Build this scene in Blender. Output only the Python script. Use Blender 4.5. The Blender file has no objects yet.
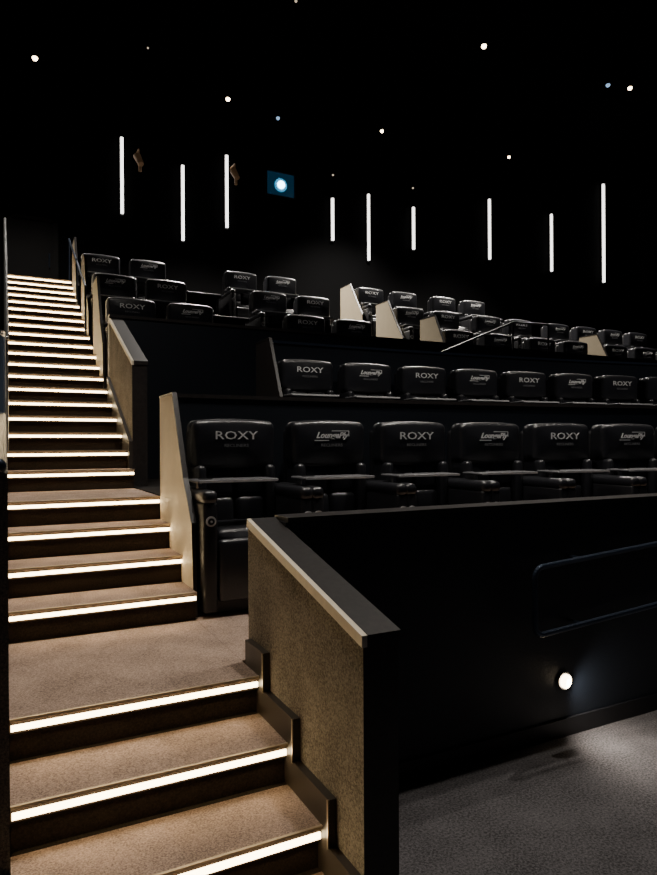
import bpy, bmesh, math, random
from mathutils import Vector, Matrix
random.seed(4)
ZO = 1.5
F = 640.0; HY = 448.0; TH = math.radians(26.8)
S = bpy.context.scene

# ---------------------------------------------------------------- materials
def mat(name, col, rough=0.6, metal=0.0, emis=None, estr=0.0, noise=None, bump=0.0, coat=0.0, spec=None, bscale=None):
    m = bpy.data.materials.new(name); m.use_nodes = True
    nt = m.node_tree; b = nt.nodes['Principled BSDF']
    b.inputs['Base Color'].default_value = (*col, 1)
    b.inputs['Roughness'].default_value = rough
    b.inputs['Metallic'].default_value = metal
    if spec is not None: b.inputs['Specular IOR Level'].default_value = spec
    if coat: 
        b.inputs['Coat Weight'].default_value = coat
        b.inputs['Coat Roughness'].default_value = 0.25
    if emis:
        b.inputs['Emission Color'].default_value = (*emis, 1)
        b.inputs['Emission Strength'].default_value = estr
    tc = nt.nodes.new('ShaderNodeTexCoord')
    if noise:
        sc, amt = noise
        n = nt.nodes.new('ShaderNodeTexNoise'); n.inputs['Scale'].default_value = sc
        n.inputs['Detail'].default_value = 4; n.inputs['Roughness'].default_value = 0.75
        nt.links.new(tc.outputs['Object'], n.inputs['Vector'])
        n2 = nt.nodes.new('ShaderNodeTexNoise'); n2.inputs['Scale'].default_value = sc*0.04
        n2.inputs['Detail'].default_value = 3
        nt.links.new(tc.outputs['Object'], n2.inputs['Vector'])
        ad = nt.nodes.new('ShaderNodeMath'); ad.operation = 'MULTIPLY_ADD'
        ad.inputs[1].default_value = 0.8
        nt.links.new(n.outputs['Fac'], ad.inputs[0])
        mu = nt.nodes.new('ShaderNodeMath'); mu.operation = 'MULTIPLY'; mu.inputs[1].default_value = 0.2
        nt.links.new(n2.outputs['Fac'], mu.inputs[0]); nt.links.new(mu.outputs[0], ad.inputs[2])
        r = nt.nodes.new('ShaderNodeValToRGB')
        r.color_ramp.elements[0].position = 0.38; r.color_ramp.elements[1].position = 0.62
        r.color_ramp.elements[0].color = (*[c*(1-amt) for c in col], 1)
        r.color_ramp.elements[1].color = (*[min(1, c*(1+amt)) for c in col], 1)
        nt.links.new(ad.outputs[0], r.inputs[0]); nt.links.new(r.outputs[0], b.inputs['Base Color'])
    if bump:
        n3 = nt.nodes.new('ShaderNodeTexNoise'); n3.inputs['Scale'].default_value = bscale or 300
        n3.inputs['Detail'].default_value = 3
        nt.links.new(tc.outputs['Object'], n3.inputs['Vector'])
        bp = nt.nodes.new('ShaderNodeBump'); bp.inputs['Strength'].default_value = bump
        bp.inputs['Distance'].default_value = 0.01
        nt.links.new(n3.outputs['Fac'], bp.inputs['Height']); nt.links.new(bp.outputs[0], b.inputs['Normal'])
    return m

M = {}
M['tread'] = mat('step_carpet', (.40,.295,.235), .95, noise=(160,.5), bump=.5, spec=.1)
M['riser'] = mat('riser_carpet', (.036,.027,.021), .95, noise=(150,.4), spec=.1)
M['alu'] = mat('nosing_aluminium', (.6,.50,.37), .4, .7)
M['led'] = mat('led_diffuser', (.9,.8,.6), .5, emis=(1,.75,.42), estr=16)
M['fabric'] = mat('wall_carpet_fabric', (.29,.255,.205), .9, noise=(140,.6), bump=.7, spec=.15)
M['cream'] = mat('cream_panel', (.86,.76,.58), .6, noise=(8,.04))
M['cream2'] = mat('beige_panel', (.42,.35,.24), .6, noise=(8,.04))
M['trimwood'] = mat('pale_oak_edge', (.88,.78,.60), .5, noise=(30,.06))
M['cap'] = mat('dark_cap', (.026,.022,.021), .40, noise=(40,.3))
M['black'] = mat('black_wall_paint', (.0040,.0070,.0130), .5, bump=.1, bscale=80)
M['black2'] = mat('black_void_paint', (.0012,.0012,.0015), .9, spec=.1)
M['skirt'] = mat('dark_skirting', (.05,.04,.032), .45)
M['skirtb'] = mat('black_skirting', (.006,.006,.008), .5)
M['carpet'] = mat('aisle_carpet', (.098,.092,.095), .95, noise=(100,.65), bump=.6, spec=.1)
M['dcarpet'] = mat('tier_carpet', (.015,.013,.012), .95, noise=(90,.5), spec=.1)
M['leather'] = mat('black_leather', (.017,.0175,.021), .30, bump=.22, bscale=120, coat=.3)
M['shell'] = mat('seat_shell_plastic', (.008,.008,.010), .42)
M['stitch'] = mat('white_embroidery', (.8,.8,.8), .8)
M['stitch2'] = mat('grey_embroidery', (.2,.2,.21), .8)
M['chrome'] = mat('satin_metal', (.5,.5,.5), .3, .9)
M['trim'] = mat('tray_edge_band', (.6,.6,.61), .4)
M['tray'] = mat('tray_laminate', (.14,.14,.15), .35)
M['rail'] = mat('black_rail_metal', (.04,.055,.085), .3, .6)
M['bulb'] = mat('warm_lamp_lens', (1,.95,.85), .5, emis=(1,.78,.50), estr=14)
M['bulbw'] = mat('weak_lamp_lens', (1,.95,.85), .5, emis=(1,.80,.56), estr=.7)
M['bulbb'] = mat('cool_lamp_lens', (.6,.8,1), .5, emis=(.4,.65,1), estr=.9)
M['tube'] = mat('white_light_tube', (1,1,1), .5, emis=(1,.97,.92), estr=4)
M['blue'] = mat('projection_glass', (.01,.05,.09), .2, emis=(.02,.13,.26), estr=.12)
M['plens'] = mat('projector_lens', (.5,.8,1), .2, emis=(.45,.78,1), estr=14)
M['phalo'] = mat('projector_lens_halo', (.1,.3,.4), .3, emis=(.04,.34,.62), estr=.6)  # halo of the lens glare, painted as an emissive disc
M['bronze_lit'] = mat('spotlight_bronze_lit', (.30,.18,.09), .5, .3, emis=(.5,.28,.15), estr=.035)  # bronze body; its lit look is put in as faint emission
M['door'] = mat('door_paint', (.003,.003,.0035), .7, spec=.2)

# ---------------------------------------------------------------- mesh builder
class MB:
    def __init__(s): s.v=[]; s.f=[]; s.m=[]; s.sm=[]; s.mats=[]
    def mi(s, k):
        if k not in s.mats: s.mats.append(k)
        return s.mats.index(k)
    def add(s, vs, fs, k, smooth=False):
        o=len(s.v); s.v+= [tuple(v) for v in vs]; i=s.mi(k)
        for f in fs: s.f.append([o+a for a in f]); s.m.append(i); s.sm.append(smooth)
    def box(s,x0,x1,y0,y1,z0,z1,k):
        vs=[(x,y,z) for x in (x0,x1) for y in (y0,y1) for z in (z0,z1)]
        s.add(vs,[(0,1,3,2),(4,6,7,5),(0,4,5,1),(2,3,7,6),(0,2,6,4),(1,5,7,3)],k)
    def prism(s,x0,x1,poly,k,kside=None):
        n=len(poly)
        a=sum(poly[i][0]*poly[(i+1)%n][1]-poly[(i+1)%n][0]*poly[i][1] for i in range(n))
        if a<0: poly=poly[::-1]
        vs=[(x0,y,z) for y,z in poly]+[(x1,y,z) for y,z in poly]
        s.add(vs,[tuple(range(n))[::-1],tuple(range(n,2*n))],k)
        s.add(vs,[(i,(i+1)%n,n+(i+1)%n,n+i) for i in range(n)],kside or k)
    def slab(s,x0,x1,fa,fb,z0,z1,k,n=40):
        vs=[];fs=[]
        for i in range(n+1):
            x=x0+(x1-x0)*i/n
            vs+=[(x,fa(x),z0),(x,fa(x),z1),(x,fb(x),z1),(x,fb(x),z0)]
        for i in range(n):
            a=4*i;b=a+4
            for j in range(4): fs.append((a+j,b+j,b+(j+1)%4,a+(j+1)%4))
        fs+= [(0,1,2,3),(4*n+3,4*n+2,4*n+1,4*n)]
        s.add(vs,[f[::-1] for f in fs],k)
    def bm(s,b,k,smooth=True,M4=None):
        b.verts.ensure_lookup_table()
        for i,v in enumerate(b.verts): v.index=i
        vs=[(M4@v.co if M4 else v.co.copy()) for v in b.verts]
        s.add(vs,[[v.index for v in f.verts] for f in b.faces],k,smooth); b.free()
    def rbox(s,x0,x1,y0,y1,z0,z1,r,k,seg=3,rot=0,bulge=0):
        b=bmesh.new(); bmesh.ops.create_cube(b,size=1)
        bmesh.ops.scale(b,vec=(x1-x0,y1-y0,z1-z0),verts=b.verts)
        if bulge:
            bmesh.ops.subdivide_edges(b,edges=b.edges[:],cuts=3,use_grid_fill=True)
            hx,hz=(x1-x0)/2,(z1-z0)/2; hy=(y1-y0)/2
            for v in b.verts:
                u=v.co.x/hx; w=v.co.z/hz
                if v.co.y<0: v.co.y -= bulge*(1-u*u)*(1-w*w)
                v.co.z += math.copysign(bulge*.6*(1-u*u),w) if abs(w)>.9 else 0
            ed=[e for e in b.edges if len(e.link_faces)==2 and e.calc_face_angle()>.9]
        else: ed=b.edges[:]
        bmesh.ops.bevel(b,geom=ed,offset=r,segments=seg,profile=.5,affect='EDGES',clamp_overlap=True)
        T=Matrix.Translation(((x0+x1)/2,(y0+y1)/2,(z0+z1)/2))@Matrix.Rotation(rot,4,'X')
        s.bm(b,k,True,T)
    def cyl(s,p,ax,r,l,k,n=16,r2=None):
        b=bmesh.new(); bmesh.ops.create_cone(b,cap_ends=True,segments=n,radius1=r,radius2=r if r2 is None else r2,depth=l)
        q=Vector((0,0,1)).rotation_difference(Vector(ax)).to_matrix().to_4x4()
        s.bm(b,k,False,Matrix.Translation(p)@q)
    def sph(s,p,r,k):
        b=bmesh.new(); bmesh.ops.create_uvsphere(b,u_segments=14,v_segments=8,radius=r)
        s.bm(b,k,True,Matrix.Translation(p))
    def tube(s,pts,r,k,n=10):
        pts=[Vector(p) for p in pts]
        for a,b in zip(pts[:-1],pts[1:]):
            s.cyl((a+b)/2,(b-a).normalized(),r,(b-a).length,k,n)
        for p in pts: s.sph(p,r,k)
    def obj(s,name,loc=(0,0,ZO)):
        me=bpy.data.meshes.new(name); me.from_pydata(s.v,[],s.f)
        for k in s.mats: me.materials.append(M[k])
        me.polygons.foreach_set('material_index',s.m); me.polygons.foreach_set('use_smooth',s.sm)
        me.update()
        o=bpy.data.objects.new(name,me); o.location=loc; S.collection.objects.link(o); return o

# ---------------------------------------------------------------- staircase
XR=.875; XL=0.008
steps=[(1.51,-1.325),(1.79,-1.18),(2.06,-1.035),(2.34,-.89),(3.24,-.745),(3.53,-.60),(3.82,-.455),(4.10,-.31)]
for k in range(19): steps.append((5.0+.28*k,-.165+.145*k))
st=MB(); ld=MB()
for i,(y,z) in enumerate(steps):
    y2=steps[i+1][0]+.03 if i+1<len(steps) else 12.49
    st.box(XL,XR,y+.03,y2,-1.5,z-.002,'riser')
    st.box(XL,XR,y+.004,y2-.026 if i+1<len(steps) else y2,z-.012,z,'tread')
    st.box(XL,XR,y-.004,y+.006,z-.008,z+.002,'alu')
    st.box(XL,XR,y+.009,y+.03,z-.05,z-.012,'riser')
    ld.box(XL+.004,XR-.004,y+.001,y+.009,z-.040,z-.022,'led')
st.obj('staircase'); ld.obj('stair_led_strip')

# ---------------------------------------------------------------- parapets
X1=.9026; X2=1.02
def sidewall(w,ya,za,yb,zb,base):
    w.prism(X1,X2,[(ya,base),(yb,base),(yb,zb-.03),(ya,za-.03)],'fabric','cap')
    w.prism(X1-.006,X1+.012,[(ya-.004,za-.034),(yb,zb-.034),(yb,zb),(ya-.004,za)],'trimwood')
    w.prism(X1+.012,X2+.006,[(ya-.006,za-.03),(yb,zb-.03),(yb,zb+.001),(ya-.006,za+.001)],'cap')
w=MB(); sidewall(w,1.576,-.536,2.535,-.30,-1.5); w.obj('parapet_stair_side')
w=MB()
w.box(X2+.001,10,2.41,2.535,-1.5,-.31,'black')
w.box(X2+.007,10,2.40,2.545,-.31,-.29,'cap')
w.obj('parapet_front')
b=MB(); b.box(X2+.002,10,2.395,2.409,-1.5,-1.41,'skirtb'); b.obj('baseboard_front')
b=MB()
seq=[(1.51,-1.325),(1.79,-1.18),(2.06,-1.035),(2.34,-.89)]
for i,(y,z) in enumerate(seq):
    ye=seq[i+1][0]-.045 if i+1<len(seq) else 2.50
    b.box(XR,X1,max(1.576,y-.045),ye,-1.5,z+.10,'skirt')
    b.box(XR-.003,XR+.004,max(1.576,y-.045),max(1.576,y-.045)+.006,z-.05,z+.10,'alu')
b.obj('trim_stair')
w=MB()
sidewall(w,5.24,.69,6.46,1.25,-.5)
w.prism(XR,X1,[(5.24,-.5),(5.24,.05),(6.46,.68),(6.46,-.5)],'skirt')
w.obj('parapet_stair_upper')
w=MB()
w.box(X1,15.85,6.47,6.57,-.31,1.26,'black'); w.box(X1,15.85,6.46,6.58,1.26,1.29,'cap')
w.obj('parapet_cross_aisle')

def drop(x,x0,R,mx=.6):
    d=max(0,min(x-x0,R*.9)); return min(mx, R-math.sqrt(R*R-d*d))
def cv(Y,x0,R): return lambda x: Y-drop(x,x0,R)
R1,X01=20,1.225; R2,X02=26,2.48
w=MB()
w.slab(.90,15.85,cv(3.92,X01,R1),cv(3.995,X01,R1),-.89,.305,'black'); w.slab(.90,15.85,cv(3.91,X01,R1),cv(4.0,X01,R1),.305,.33,'cap')
w.obj('seat_row_parapet')
w=MB()
w.slab(2.13,15.85,cv(5.57,X02,R2),cv(5.64,X02,R2),-.31,.97,'black'); w.slab(2.13,15.85,cv(5.56,X02,R2),cv(5.65,X02,R2),.97,.995,'rail')
w.obj('seat_row_parapet')

pp=[(-.50,0),(.30,0),(.30,1.25),(-.04,1.25),(-.29,.72),(-.46,.49)]
def panel(x,yh,zf,k='cream',dx=.022,h=1.25):
    p=MB(); pol=[(yh+a,zf+(h if c==1.25 else c)) for a,c in pp]
    p.prism(x,x+dx,pol,k,'cap')
    q=[(yh+.30,zf+h),(yh+.30,zf+h+.012),(yh-.045,zf+h+.012),(yh-.30,zf+.72),(yh-.47,zf+.49),(yh-.46,zf+.49),(yh-.29,zf+.72),(yh-.04,zf+h)]
    p.prism(x-.003,x+dx+.003,q,'cap')
    return p.obj('row_end_panel')
ROWS=[(3.76,-.89),(5.40,-.31),(7.2,.56),(8.4,1.11),(9.6,1.68)]
panel(XR,3.80,-.889,h=1.20)
panel(2.10,5.36,-.309,'cap',h=1.27)
for yh,zf in ROWS[2:]: panel(XR,yh,zf)
for (yh,zf),hh in zip(ROWS[2:5],(1.22,1.12,1.08)): panel(5.25,yh,zf,'cream2',h=hh)
panel(8.4,7.2,.56,'cream2',h=1.2)

# ---------------------------------------------------------------- floors & tiers
f=MB(); f.box(-4,16,-4,2.41,-1.6,-1.5,'carpet'); f.box(-4,16,2.41,12.6,-1.6,-1.5,'dcarpet'); f.obj('floor')
t=MB(); t.slab(XR+.001,15.85,lambda x:2.546,cv(3.92,X01,R1),-1.5,-.89,'tread'); t.obj('seating_tier')
t=MB(); t.slab(X1,15.85,cv(4.0,X01,R1),lambda x:6.46,-1.5,-.31,'dcarpet'); t.obj('seating_tier')
for ya,yb,z in [(6.58,7.6,.56),(7.6,8.8,1.11),(8.8,10.0,1.68),(10.0,12.49,2.24)]:
    t=MB(); t.box(.90,15.85,ya,yb,-1.5,z,'dcarpet'); t.obj('seating_tier')

r=MB(); r.box(-.2,16,12.5,12.7,-1.5,8.0,'black2'); r.obj('wall_back')
r=MB(); r.box(-.2,-.06,2.2,12.5,-1.5,8.0,'black2'); r.obj('wall_left')
r=MB(); r.box(-4.2,-4.0,-4,2.2,-1.5,8.0,'black2'); r.box(-4.2,-.2,2.2,2.4,-1.5,8.0,'black2'); r.obj('wall_left_front')
r=MB(); r.box(15.9,16.1,-4,12.7,-1.5,8.0,'black2'); r.obj('wall_right')
r=MB(); r.box(-4.2,16,-4,12.7,8.0,8.1,'black2'); r.obj('ceiling')

d=MB(); d.box(.05,.12,12.43,12.498,2.446,4.1,'door'); d.box(.80,.87,12.43,12.498,2.446,4.1,'door'); d.box(.05,.87,12.43,12.498,4.04,4.1,'door')
d.box(.12,.80,12.46,12.498,2.446,4.04,'door'); d.cyl((.72,12.44,3.35),(0,0,1),.012,.25,'rail',8); d.obj('door_1')

b=MB()
b.prism(-.045,.006,[(2.0,-1.5),(5.0,-1.5),(5.0,.78),(4.1,.60),(3.2,.12),(2.0,-.07)],'fabric')
b.tube([(-.02,2.0,-.05),(-.02,3.2,.14),(-.02,4.1,.62),(-.02,5.0,.80)],.024,'rail')
b.obj('stair_balustrade')
h=MB(); h.tube([(.012,5.2,.80),(.012,10.0,3.20),(.012,11.0,3.23)],.018,'chrome')
for k in range(8):
    y=5.3+.68*k; z=-.165+.145*math.floor((y-5)/.28)
    h.tube([(.012,y,z),(.012,y,.80+(y-5.2)*.5)],.012,'chrome',8)
h.obj('handrail')
h=MB()
for y in (8.0,9.0,10.1):
    z=-.165+.145*min(18,math.floor((y-5)/.28)); h.tube([(.85,y,z),(.85,y,z+.62)],.012,'rail',8)
h.tube([(.85,8.0,1.90),(.85,10.1,3.065)],.014,'rail',8)
h.obj('handrail')
h=MB()
def arc(cx,cz,r,a0,a1,n=6): return [(cx+r*math.cos(a0+(a1-a0)*i/n),2.31,cz+r*math.sin(a0+(a1-a0)*i/n)) for i in range(n+1)]
pi=math.pi
sl=.06
raw=[(6,2.31,-.59)]+arc(2.33,-.64,.05,pi/2,pi)+arc(2.33,-.87,.05,pi,1.5*pi)+[(6,2.31,-.92)]
h.tube([(x,y,z+sl*(x-2.33)) for x,y,z in raw],.014,'rail',10)
for x in (2.6,3.6,4.6,5.6):
    for z in (-.59,-.92): h.tube([(x,2.31,z+sl*(x-2.33)),(x,2.40,z+sl*(x-2.33))],.009,'rail',8)
h.obj('ramp_handrail')
h=MB(); h.tube([(4.68,6.42,1.10),(5.97,6.42,1.62),(6.6,6.42,1.64)],.015,'shell')
h.tube([(5.97,6.42,-.31),(5.97,6.42,1.62)],.012,'shell')
h.tube([(6.6,6.42,1.64),(6.6,6.42,-.31)],.012,'shell')
h.tube([(4.68,6.42,1.10),(4.68,6.42,-.31)],.012,'shell')
h.obj('handrail')

# ---------------------------------------------------------------- seats
def text_geo(body,size,sx,shear=0,off=0):
    c=bpy.data.curves.new('t','FONT'); c.body=body; c.size=size; c.extrude=.0015; c.align_x='CENTER'; c.align_y='CENTER'
    c.shear=shear; c.offset=off; c.resolution_u=2
    o=bpy.data.objects.new('t',c); S.collection.objects.link(o)
    dg=bpy.context.evaluated_depsgraph_get(); me=bpy.data.meshes.new_from_object(o.evaluated_get(dg))
    vs=[(v.co.x*sx,v.co.y,v.co.z) for v in me.vertices]; fs=[tuple(p.vertices) for p in me.polygons]
    bpy.data.objects.remove(o); bpy.data.curves.remove(c); bpy.data.meshes.remove(me)
    return vs,fs
def seat_mesh(kind):
    s=MB()
    for sg in (-1,1):
        xa,xb=sorted((sg*.315,sg*.238))
        s.rbox(xa,xb,-.53,.08,.02,.60,.018,'shell',2)
        s.rbox(xa-.003,xb+.003,-.535,.06,.585,.660,.03,'leather',3)
        s.cyl((sg*.277,-.533,.50),(0,-1,0),.027,.008,'trim',18)
        s.cyl((sg*.277,-.538,.50),(0,-1,0),.018,.006,'shell',18)
        s.cyl((sg*.277,-.542,.50),(0,-1,0),.006,.004,'trim',10)
    s.rbox(-.233,.233,-.50,.02,.28,.45,.05,'leather',3,bulge=.01)
    s.rbox(-.233,.233,-.53,-.47,.07,.40,.025,'leather',3)
    s.box(-.22,.22,-.45,.05,.0,.28,'shell')
    for sg in (-1,1):
        xa,xb=sorted((sg*.004,sg*.185))
        s.rbox(xa,xb,-.095,.06,.58,.775,.035,'leather',3,rot=-.06)
        s.rbox(xa,xb,-.110,.06,.40,.59,.035,'leather',3,rot=-.06)
        xa,xb=sorted((sg*.183,sg*.245))
        s.rbox(xa,xb,-.15,.06,.42,.78,.028,'leather',3)
    s.rbox(-.258,.258,-.105,.06,.762,1.042,.065,'leather',5,bulge=.022)
    s.rbox(-.250,.250,.04,.11,.10,1.0,.03,'shell',3)
    s.cyl((-.277,-.30,.675),(0,0,1),.016,.045,'chrome',12)
    s.rbox(-.315,.15,-.42,-.20,.692,.708,.007,'tray',2)
    s.box(-.305,.14,-.4235,-.4195,.694,.706,'trim')
    s.cyl((-.24,-.30,.710),(0,0,1),.04,.004,'shell',20)
    def put(body,size,sx,z,k,shear=0,off=0,x0=0):
        vs,fs=text_geo(body,size,sx,shear,off)
        s.add([(x+x0,-.1265-zz,y+z) for x,y,zz in vs],fs,k)
    if kind==0:
        put('ROXY',.070,1.4,.952,'stitch',0,.0002)
    else:
        put("LoungePly",.052,1.02,.955,'stitch',.4,.0016)
        s.box(-.12,-.02,-.128,-.1255,.921,.926,'stitch'); s.box(0,.12,-.128,-.1255,.982,.987,'stitch')
        s.box(.118,.123,-.128,-.1255,.950,.985,'stitch')
    put('RECLINERS',.026,1.2,.893,'stitch2')
    return s
proto=[seat_mesh(0).obj('cinema_seat'),seat_mesh(1).obj('cinema_seat')]
meshes=[p.data for p in proto]
for p in proto: bpy.data.objects.remove(p)
def seat(x,y,z,k,rz=0):
    o=bpy.data.objects.new('cinema_seat',meshes[k%2]); o.location=(x,y,z+ZO); o.rotation_euler=(0,0,rz); S.collection.objects.link(o)
for i in range(7):
    a=.634*i/R1; seat(X01+R1*math.sin(a),3.76-R1*(1-math.cos(a)),-.885,i,-a)
for i in range(10):
    a=.638*i/R2; seat(X02+R2*math.sin(a),5.40-R2*(1-math.cos(a)),-.255,i,-a)
rr=MB(); rr.slab(2.13,9,cv(4.8,X02,R2),cv(5.56,X02,R2),-.31,-.256,'dcarpet'); rr.obj('seating_plinth')
for ri,(y,z) in enumerate(ROWS[2:]):
    xs=[1.225,1.875,3.30,3.98,5.64,6.34,7.2,7.9,8.8,9.5,10.2,10.9]
    if ri==2: xs=xs[:8]
    for i,x in enumerate(xs): seat(x,y,z,i+ri)
for y,z in ROWS[2:]:
    t=MB(); t.rbox(2.30,2.90,y-.35,y+.05,z+.56,z+.60,.01,'shell',2); t.box(2.36,2.40,y-.3,y,z,z+.56,'shell'); t.box(2.82,2.86,y-.3,y,z,z+.56,'shell'); t.box(2.40,2.82,y-.02,y+.0,z+.05,z+.56,'shell')
    t.obj('side_table')

# ---------------------------------------------------------------- lights
RO=math.radians(.3)
def fix(px,py): return px+(437.5-py)*RO, py+(px-328.5)*RO+1.5
def unproj(px,py,d):
    px,py=fix(px,py)
    t=(px-328.5)/F; r=t*d
    return Vector((r*math.cos(TH)+d*math.sin(TH), d*math.cos(TH)-r*math.sin(TH), (HY-py)*d/F))
def back(px,py,Y):
    px,py=fix(px,py)
    a=TH+math.atan((px-328.5)/F); X=Y*math.tan(a); d=Y*math.cos(TH)+X*math.sin(TH)
    return X,(HY-py)*d/F
def spot(p,power,ang=100,col=(1,.87,.7),rad=.06,tgt=None,blend=.7):
    l=bpy.data.lights.new('downlight_beam','SPOT'); l.energy=power; l.spot_size=math.radians(ang); l.spot_blend=blend; l.color=col; l.shadow_soft_size=rad
    o=bpy.data.objects.new('downlight_beam',l); o.location=Vector(p)+Vector((0,0,ZO))
    if tgt is not None:
        o.rotation_euler=(Vector(tgt)-Vector(p)).to_track_quat('-Z','Y').to_euler()
    S.collection.objects.link(o); return o
def downlight(p,power,r=.05,k='bulb',col=(1,.93,.84),ang=105):
    m=MB(); m.cyl(p+Vector((0,0,.07)),(0,0,1),r*1.25,.12,'black2',16); m.sph(p,r,k)
    zc=8.0; m.cyl(Vector((p.x,p.y,(p.z+.12+zc)/2)),(0,0,1),.012,zc-p.z-.12,'black2',8)
    o=m.obj('ceiling_downlight')
    if power: 
        l=spot(p-Vector((0,0,r+.02)),power,ang,col)
        l.parent=o; l.matrix_parent_inverse=o.matrix_basis.inverted()
for px,py,dd,pw,r,k in [(35,58,9.5,350,.040,'bulb'),(228,99,10.5,2300,.036,'bulb'),(484,46,11,2000,.045,'bulb'),(382,131,12.5,1900,.034,'bulb'),
                   (630,88,12,900,.040,'bulb'),(608,85,12,0,.04,'bulbb'),(509,157,13.5,1100,.030,'bulb'),(148,48,10,0,.014,'bulbw'),
                   (413,188,13.5,0,.020,'bulbw'),(333,175,13,0,.020,'bulbw'),(278,118,12,0,.035,'bulbb'),(296,1,10,0,.022,'bulbw')]:
    downlight(unproj(px,py,dd),pw,r,k)
for p,pw in [((1.6,2.7,4.6),330),((3.8,3.0,4.6),400),((6.4,3.1,4.6),320),((.4,3.7,5.2),300)]:
    downlight(Vector(p),pw,.05,ang=84 if p[0]>1 else 105)

for i,(px,ya,yb,wd) in enumerate([(122,137,213,.05),(183,165,240,.05),(227,155,227,.05),(333,198,240,.05),(369,194,260,.045),(414,207,249,.05),(490,199,259,.05),(552,214,271,.05),(604,184,282,.065),(655.5,198,250,.06)]):
    x,z1=back(px,ya,12.42); _,z0=back(px,yb,12.42)
    m=MB(); m.box(x-wd*.7,x+wd*.7,12.46,12.5,z0-.03,z1+.03,'shell'); m.box(x-wd/2,x+wd/2,12.42,12.46,z0,z1,'tube')
    m.obj('wall_light')
x,z=back(281,185,12.45)
m=MB(); m.box(x-.34,x+.34,12.44,12.5,z-.26,z-.23,'shell'); m.box(x-.34,x+.34,12.44,12.5,z+.26,z+.29,'shell')
m.box(x-.34,x-.31,12.44,12.5,z-.23,z+.26,'shell'); m.box(x+.31,x+.34,12.44,12.5,z-.23,z+.26,'shell')
m.box(x-.31,x+.31,12.48,12.5,z-.23,z+.26,'blue'); m.cyl((x,12.45,z),(0,-1,0),.08,.06,'plens',20); m.cyl((x,12.465,z),(0,-1,0),.14,.03,'phalo',24)
m.obj('window_1')
for px,py in ((139,160),(235,174)):
    x,z=back(px,py,12.2)
    m=MB(); m.cyl((x,12.2,z),(.2,-.5,-.8),.07,.24,'bronze_lit',14,.055); m.tube([(x,12.5,z+.22),(x,12.2,z+.2),(x,12.2,z+.08)],.015,'bronze_lit',8)
    m.cyl((x+.02,12.2,z-.14),(0,0,1),.03,.14,'bronze_lit',10)
    m.obj('stage_spotlight')
p=Vector((2.57,2.405,-1.215))
m=MB(); m.cyl(p,(0,-1,0),.045,.02,'chrome',24); m.cyl(p+Vector((0,-.008,0)),(0,-1,0),.036,.02,'bulb',24); 
o=m.obj('recessed_wall_light')
l=spot(p+Vector((0,-.03,0)),34,160,(1,.90,.78),.03,p+Vector((1.1,-1,-.45)),.9)
l.parent=o; l.matrix_parent_inverse=o.matrix_basis.inverted()

W=bpy.data.worlds.new('world'); S.world=W; W.use_nodes=True
W.node_tree.nodes['Background'].inputs[0].default_value=(.35,.5,.9,1); W.node_tree.nodes['Background'].inputs[1].default_value=.01

c=bpy.data.cameras.new('camera'); c.sensor_width=36; c.lens=F/875*36; c.shift_y=9/875; c.clip_start=.05
co=bpy.data.objects.new('camera',c); co.location=(0,0,ZO)
co.rotation_euler=(Matrix.Rotation(-TH,3,'Z')@Matrix.Rotation(pi/2,3,'X')@Matrix.Rotation(-RO,3,'Z')).to_euler()
S.collection.objects.link(co); S.camera=co
